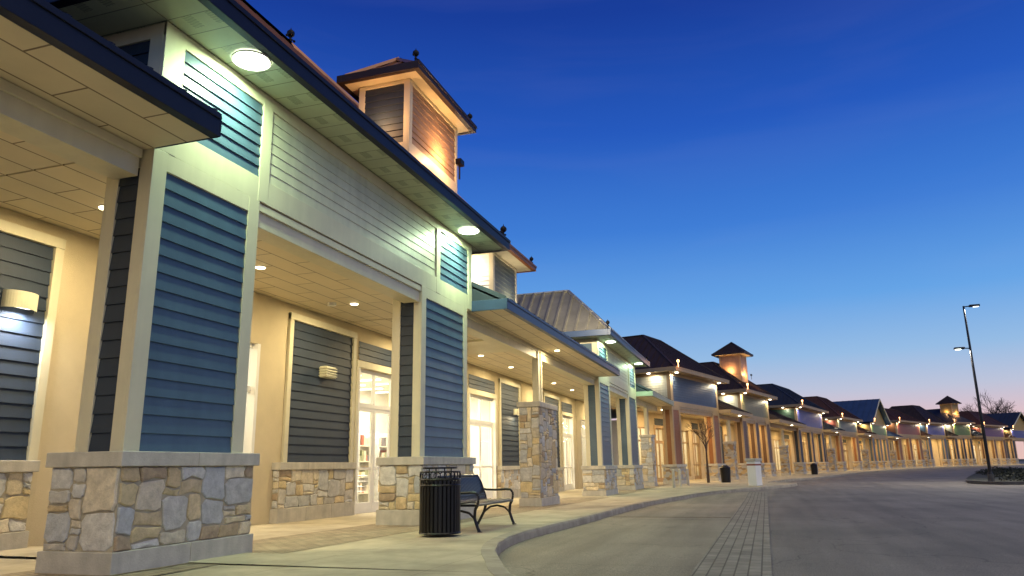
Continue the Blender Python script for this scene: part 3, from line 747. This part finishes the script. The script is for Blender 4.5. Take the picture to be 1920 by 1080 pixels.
def kerb(P,w=.16,closed=False,dz=.006,name='kerb'):
    b=MB(); n=len(P); rings=[]
    for i,p in enumerate(P):
        a=P[(i-1)%n] if closed else P[max(0,i-1)]; c=P[(i+1)%n] if closed else P[min(n-1,i+1)]
        d=V((c[0]-a[0],c[1]-a[1],0)).normalized(); nn=V((-d.y,d.x,0)); z=gz(p[0])
        base=V((p[0],p[1],0))
        prof=[(-.03,-.16),(-.02,-.03),(.0,dz-.004),(.02,dz),(w,dz),(w,-.16)]
        rings.append([tuple(base+nn*q[0]+V((0,0,z+q[1]))) for q in prof])
    k=6
    for r in rings: b.v+=r
    for i in range(n if closed else n-1):
        j=(i+1)%n
        for q in range(k-1):
            b.f.append((i*k+q,j*k+q,j*k+q+1,i*k+q+1)); b.m.append(0); b.c.append((1,1,1))
    o=b.obj(name,[M['kerb']],smooth=False); o['kind']='structure'; return o
kerb(smooth(KP,4))
strip('paver_path',[4.8,8,12,16,20,24,28,44],5.25,6.75,.004,M['pavers'])
strip('soil_strip',[4.9,5.2,5.5,5.8,6.1,6.4,6.7,7.0,7.3,7.6],lambda x:5.58+.03*math.sin(x*9)+.02*math.sin(x*23),lambda x:5.7,.009,M['soil'])
def yl(x):
    pts=KP
    for a,c in zip(pts[:-1],pts[1:]):
        if a[0]<=x<=c[0] and x>4.2: return a[1]+(c[1]-a[1])*(x-a[0])/max(1e-6,c[0]-a[0])
    return 1.
strip('parking_lane',[4.6,5.7,6.55,7.5,8.4,9.3,10.2,11.3,13,15,18,20,22,24,26,28,30.3,33.5,35.2],lambda x:.78,lambda x:yl(x)+.02,-.121,M['lane'])
strip('paver_band',[3.,8,12,16,20,24,28,34.5],.03,.78,-.117,M['roadpaver'])
b=MB(); b.box(17.2,17.25,.8,3.4,gz(17)-.13,gz(17)-.1165); o=b.obj('road_joint',[M['soil']]); o['kind']='structure'
IS=[(43,-10.9),(44.6,-10.25),(48,-10.4),(60,-13.3),(75,-17.4),(82,-21),(80,-25),(60,-26),(47,-22),(43,-16)]
b=MB(); SI=smooth(IS+[IS[0]],4)[:-1]; b.quad(*[(p[0],p[1],-.2) for p in SI]); o=b.obj('traffic_island_ground',[M['grass']]); o['kind']='structure'
b=MB()
n=len(SI)
cx=sum(p[0] for p in SI)/n; cy=sum(p[1] for p in SI)/n
for i in range(n):
    p,q=SI[i],SI[(i+1)%n]
    def s_(p,f): return (cx+(p[0]-cx)*f,cy+(p[1]-cy)*f)
    p2,q2=s_(p,.985),s_(q,.985)
    b.quad((p[0],p[1],-.36),(q[0],q[1],-.36),(q[0],q[1],-.18),(p[0],p[1],-.18)); b.quad((p[0],p[1],-.18),(q[0],q[1],-.18),(q2[0],q2[1],-.18),(p2[0],p2[1],-.18))
o=b.obj('island_kerb',[M['darkkerb']]); o['kind']='structure'
b=MB()
for i in range(60):
    cx0=44.5+random.random()*31; cy0=-11.8-(cx0-44)*.19-random.random()*6
    R=random.uniform(.7,1.4); H=random.uniform(.3,.55)
    for j in range(230):
        t=random.random()*6.28; rr=R*math.sqrt(random.random()); z=-.2+H*random.random()*(1-(rr/R)**2*.6)
        c=V((cx0+rr*math.cos(t),cy0+rr*math.sin(t),z)); d1=V((random.gauss(0,1),random.gauss(0,1),random.gauss(0,1))).normalized()*.07; d2=V((random.gauss(0,1),random.gauss(0,1),random.gauss(0,1))).normalized()*.05
        b.quad(c-d1,c+d2,c+d1,c-d2)
o=b.obj('shrub_bed',[M['leaf']]); o['kind']='stuff'; o['label']='low dark shrubs planted on the traffic island'

# ---------------------------------------------------------------- street lamp
S=empty('street_lamp',45,-10.9,-.2,0,'tall dark street lamp with two heads on the planted island','street lamp')
b=MB(); b.cyl((0,0,0),(0,0,.35),.15,16); b.obj('concrete_footing',[M['darkkerb']],S)
b=MB(); b.cyl((0,0,.35),(0,0,9.15),.085,14,r2=.05); b.cyl((0,0,.35),(0,0,.47),.13,14,r2=.09); b.obj('pole',[M['black']],S,smooth=False)
for (sg,z,lm) in ((-1,9.1,'lampsoft'),(1,6.85,'lampwhite')):
    b=MB(); b.bar((0,0,z),(0,sg*.3,z+.03),.05,.05); b.obj('lamp_arm',[M['black']],S)
    b=MB(); b.box(-.13,.13,*(sorted((sg*.26,sg*.76))),z-.02,z+.09); h=b.obj('lamp_head',[M['black']],S,bevel=.025)
    e=MB(); e.box(-.09,.09,*(sorted((sg*.45,sg*.70))),z-.035,z-.023); e.obj('lamp_lens',[M[lm]],h)
    light('AREA',(0,sg*.55,z-.1),420 if sg<0 else 320,(1.,.93,.78),S,.3)

# ---------------------------------------------------------------- bench
BE=empty('park_bench',10.95,4.2,gz(11.5),0,'black steel slat bench with curved arms standing on pavement','bench')
prof=[(-.02,.40),(.02,.425),(.12,.43),(.3,.415),(.42,.41),(.47,.45),(.5,.55),(.55,.68),(.6,.79),(.63,.81)]
LB=1.66
seat=MB();back=MB()
nS=27; hw=.0215
for i in range(nS):
    u=.05+(LB-.1)*i/(nS-1)
    for a,c in zip(prof[:5],prof[1:6]): seat.hexa([(u-hw,a[0],a[1]-.005),(u+hw,a[0],a[1]-.005),(u+hw,c[0],c[1]-.005),(u-hw,c[0],c[1]-.005),(u-hw,a[0],a[1]+.005),(u+hw,a[0],a[1]+.005),(u+hw,c[0],c[1]+.005),(u-hw,c[0],c[1]+.005)])
    for a,c in zip(prof[5:-1],prof[6:]): back.hexa([(u-hw,a[0]-.005,a[1]),(u+hw,a[0]-.005,a[1]),(u+hw,c[0]-.005,c[1]),(u-hw,c[0]-.005,c[1]),(u-hw,a[0]+.005,a[1]),(u+hw,a[0]+.005,a[1]),(u+hw,c[0]+.005,c[1]),(u-hw,c[0]+.005,c[1])])
for y,z in ((-.02,.395),(.44,.405)): seat.cyl((0,y,z),(LB,y,z),.02,8)
for y,z in ((.49,.5),(.63,.815)): back.cyl((0,y,z),(LB,y,z),.02,8)
seat.obj('seat',[M['black']],BE); back.obj('backrest',[M['black']],BE)
for u in (0,LB):
    l=MB()
    l.tube([(u,-.05,0),(u,-.02,.06),(u,.03,.2),(u,.02,.33),(u,-.02,.40)],.024)
    l.tube([(u,.62,0),(u,.58,.06),(u,.5,.2),(u,.46,.33),(u,.47,.45),(u,.5,.55),(u,.55,.68),(u,.63,.82)],.024)
    l.tube([(u,.03,.2),(u,.12,.28),(u,.25,.31),(u,.38,.29),(u,.5,.2)],.018); l.bar((u,-.02,.39),(u,.46,.39),.035,.035)
    l.cyl((u,-.05,0),(u,-.05,.015),.04,10); l.cyl((u,.62,0),(u,.62,.015),.04,10)
    l.obj('leg',[M['black']],BE)
    a=MB(); a.tube([(u,-.02,.40),(u,-.035,.47),(u,-.03,.53),(u,.01,.57),(u,.09,.58),(u,.28,.57),(u,.45,.575),(u,.53,.60)],.019)
    a.obj('armrest',[M['black']],BE)
# ---------------------------------------------------------------- litter bin
TB=empty('litter_bin',10.2,4.47,gz(10.1),0,'black round slatted steel litter bin beside the bench','litter bin')
b=MB(); n=30
for i in range(n):
    t=2*math.pi*i/n; c,s=math.cos(t),math.sin(t)
    pr=[(.287,.04),(.287,.78)]
    for a,d in zip(pr[:-1],pr[1:]): b.bar((a[0]*c,a[0]*s,a[1]),(d[0]*c,d[0]*s,d[1]),.038,.01,up=(c,s,0))
def ring(b,r,z,th=.012,n=30,h=None):
    P=[(r*math.cos(2*math.pi*i/n),r*math.sin(2*math.pi*i/n),z) for i in range(n+1)]; b.tube(P,th,6)
for r,z in ((.290,.05),(.290,.70),(.290,.78)): ring(b,r,z,.014)
b.obj('slatted_body',[M['black']],TB)
b=MB(); b.cyl((0,0,.03),(0,0,.74),.25,24); b.obj('liner',[M['finial']],TB)
b=MB(); ring(b,.288,.885,.010)
for i in range(12):
    t=2*math.pi*(i+.5)/12; c,s=math.cos(t),math.sin(t); cx0,cy0=.288*c,.288*s
    P=[(cx0-s*.047*math.cos(q),cy0+c*.047*math.cos(q),.832+.047*math.sin(q)) for q in [k*2*math.pi/12 for k in range(13)]]; b.tube(P,.007,5)
b.obj('ring_rail',[M['black']],TB)
b=MB()
for i in range(4):
    t=math.pi/4+math.pi/2*i; b.cyl((.17*math.cos(t),.17*math.sin(t),.76),(.17*math.cos(t),.17*math.sin(t),.93),.01,6)
b.cyl((0,0,.925),(0,0,.95),.25,28); b.cyl((0,0,.74),(0,0,.78),.28,24,r2=.2); b.obj('lid',[M['black']],TB)

# ---------------------------------------------------------------- shopping carts behind the door
for (x,y,a) in ((15.9,9.75,.2),(16.35,9.85,.15),(16.85,9.8,.3)):
    E=empty('shopping_cart',x,y,gz(x)-.03,a,'grey wire shopping cart parked behind the glass door','shopping cart','shopping carts behind the door')
    b=MB()
    for zz,s in ((.5,.85),(.62,.9),(.74,.95),(.88,1.)):
        w,l=.25*s,.4*s; P=[(-w,-l,zz),(w,-l,zz),(w,l,zz),(-w,l,zz),(-w,-l,zz)]; b.tube(P,.006,4)
    for i in range(9):
        for yy in (-1,1): b.cyl((-.21+i*.053,yy*.34,.5),(-.25+i*.0625,yy*.4,.88),.004,4)
        for xx in (-1,1): b.cyl((xx*.21,-.34+i*.085,.5),(xx*.25,-.4+i*.1,.88),.004,4)
    b.obj('basket',[M['chrome']],E)
    b=MB()
    for xx in (-.2,.2): b.tube([(xx,.42,.98),(xx,.4,.5),(xx,.38,.2),(xx,-.4,.14)],.011,6)
    b.cyl((-.24,.44,1.),(.24,.44,1.),.016,8); b.obj('frame',[M['chrome']],E)
    for xx in (-.2,.2):
        for yy in (-.38,.38):
            b=MB(); b.cyl((xx-.015,yy,.06),(xx+.015,yy,.06),.06,12); b.obj('wheel',[M['black']],E)
# ---------------------------------------------------------------- mid-distance street furniture
SG=empty('sign_plinth',40.4,.55,gz(40),-.35,'short white concrete sign plinth with red stripe on the kerb island','sign')
b=MB(); b.box(-.38,.38,-.22,.22,0,1.2); b.obj('body',[M['white']],SG,bevel=.02)
b=MB(); b.box(-.45,.45,-.28,.28,1.2,1.33); b.obj('cap',[M['ledge']],SG,bevel=.02)
b=MB(); b.box(-.385,.385,-.225,.225,.98,1.06); b.obj('stripe',[M['red']],SG)
for (x,y) in ((38,4.3),(40,4.2),(42,4.0)):
    E=empty('bollard',x,y,gz(x),0,'short white bollard on the pavement','bollard','white bollards by the walkway')
    b=MB(); b.cyl((0,0,0),(0,0,.8),.07,12); b.ball((0,0,.8),.07,12); b.obj('post',[M['ledge']],E)
for (x,y) in ((47.5,2.3),(75,-4.2)):
    E=empty('litter_bin',x,y,gz(x),0,'dark litter bin on the pavement','litter bin')
    b=MB(); b.cyl((0,0,0),(0,0,.85),.27,16,r2=.31); b.obj('body',[M['black']],E); b=MB(); b.cyl((0,0,.85),(0,0,1.),.33,16,r2=.12); b.obj('lid',[M['black']],E)
def branch(b,p,d,l,r,dep,spread=.5):
    q=p+d*l; b.cyl(p,q,r,6 if dep>2 else 4,r2=r*.68,cap=False)
    if dep==0: return
    n=3 if dep>1 else 4
    for i in range(n):
        e=(d+V((random.gauss(0,spread),random.gauss(0,spread),random.gauss(.12,spread*.6)))).normalized()
        branch(b,q if i<2 else p+d*l*random.uniform(.5,.9),e,l*random.uniform(.62,.85),r*.62,dep-1,spread)
def tree(x,y,h,label,dep=5,name='bare_tree',cat='tree',z=None,spread=.5,group=None):
    E=empty(name,x,y,gz(x) if z is None else z,0,label,cat,group)
    t=MB(); t.cyl((0,0,-.1),(0,0,h*.25),h*.022,8,r2=h*.016); t.obj('trunk',[M['bark']],E)
    c=MB(); branch(c,V((0,0,h*.24)),V((0,0,1)),h*.22,h*.015,dep,spread); c.obj('crown',[M['bark']],E)
for (x,y,h) in ((213,-53,17),(217,-56,17.5),(221,-59,17),(224,-63,16)): tree(x,y,h,'tall bare winter tree behind the shop buildings',5,group='bare trees behind the shops')
tree(47.2,3.3,4.2,'small bare ornamental tree in the pavement',5,'small_bare_tree',spread=.35)

# ---------------------------------------------------------------- world
w=bpy.data.worlds.new('World'); SC.world=w; w.use_nodes=True; t=w.node_tree; t.nodes.clear()
tc=N(t,'ShaderNodeTexCoord'); sp=N(t,'ShaderNodeSeparateXYZ'); t.links.new(tc.outputs['Generated'],sp.inputs[0])
cr=N(t,'ShaderNodeValToRGB'); el=cr.color_ramp.elements
def lin(c): return tuple(((v/255)/12.92 if v<11 else ((v/255+.055)/1.055)**2.4) for v in c)+(1,)
st=[(0,(228,190,182)),(.05,(222,192,198)),(.085,(190,196,218)),(.13,(150,188,228)),(.2,(102,164,230)),(.3,(64,126,214)),(.42,(38,90,190)),(.55,(25,62,155)),(.8,(14,38,110)),(1.,(9,26,80))]
el[0].position=0; el[0].color=lin(st[0][1]); el[1].position=1; el[1].color=lin(st[-1][1])
for p,c in st[1:-1]:
    e=el.new(p); e.color=lin(c)
t.links.new(sp.outputs[2],cr.inputs[0])
mp=N(t,'ShaderNodeMapping'); mp.inputs['Scale'].default_value=(1.4,1.4,9.); mp.inputs['Rotation'].default_value=(.12,.1,.4); t.links.new(tc.outputs['Generated'],mp.inputs[0])
nz=N(t,'ShaderNodeTexNoise'); nz.inputs['Scale'].default_value=1.6; nz.inputs['Detail'].default_value=6; nz.inputs['Roughness'].default_value=.5; nz.inputs['Distortion'].default_value=.6; t.links.new(mp.outputs[0],nz.inputs['Vector'])
mr=N(t,'ShaderNodeMapRange'); mr.inputs[1].default_value=.5; mr.inputs[2].default_value=.85; mr.inputs[3].default_value=0; mr.inputs[4].default_value=.035; t.links.new(nz.outputs[0],mr.inputs[0])
mx=N(t,'ShaderNodeMixRGB'); t.links.new(mr.outputs[0],mx.inputs[0]); t.links.new(cr.outputs[0],mx.inputs[1]); mx.inputs[2].default_value=lin((200,190,225))
bg=N(t,'ShaderNodeBackground'); bg.inputs[1].default_value=1.; wo=N(t,'ShaderNodeOutputWorld')
t.links.new(mx.outputs[0],bg.inputs[0]); t.links.new(bg.outputs[0],wo.inputs[0])
sl=bpy.data.lights.new('fill_sun','SUN'); sl.energy=1.08; sl.angle=math.radians(60); sl.color=(1.,.89,.60)  # wide soft sun added as fill, standing in for parking lot lamps
so=bpy.data.objects.new('fill_sun',sl); COL.objects.link(so)
so.rotation_euler=V((.42,.5,-.75)).to_track_quat('-Z','Y').to_euler()

# ---------------------------------------------------------------- camera
th=math.radians(13.5);al=math.radians(18.1);ro=.016
hd=V((math.cos(al),math.sin(al),0)); rt=V((math.sin(al),-math.cos(al),0)); zz=V((0,0,1))
Fw=hd*math.cos(th)+zz*math.sin(th); Up=-hd*math.sin(th)+zz*math.cos(th)
R_=rt*math.cos(ro)-Up*math.sin(ro); U_=rt*math.sin(ro)+Up*math.cos(ro)
cam=bpy.data.cameras.new('camera'); cam.lens=1396/1920*36; cam.sensor_width=36; cam.clip_end=5000; cam.clip_start=.05
co=bpy.data.objects.new('camera',cam); COL.objects.link(co)
m=Matrix((R_,U_,-Fw)).transposed().to_4x4(); m.translation=V((0,0,.9)); co.matrix_world=m
SC.camera=co
SC.view_settings.view_transform='Standard'; SC.view_settings.look='None'; SC.view_settings.exposure=0
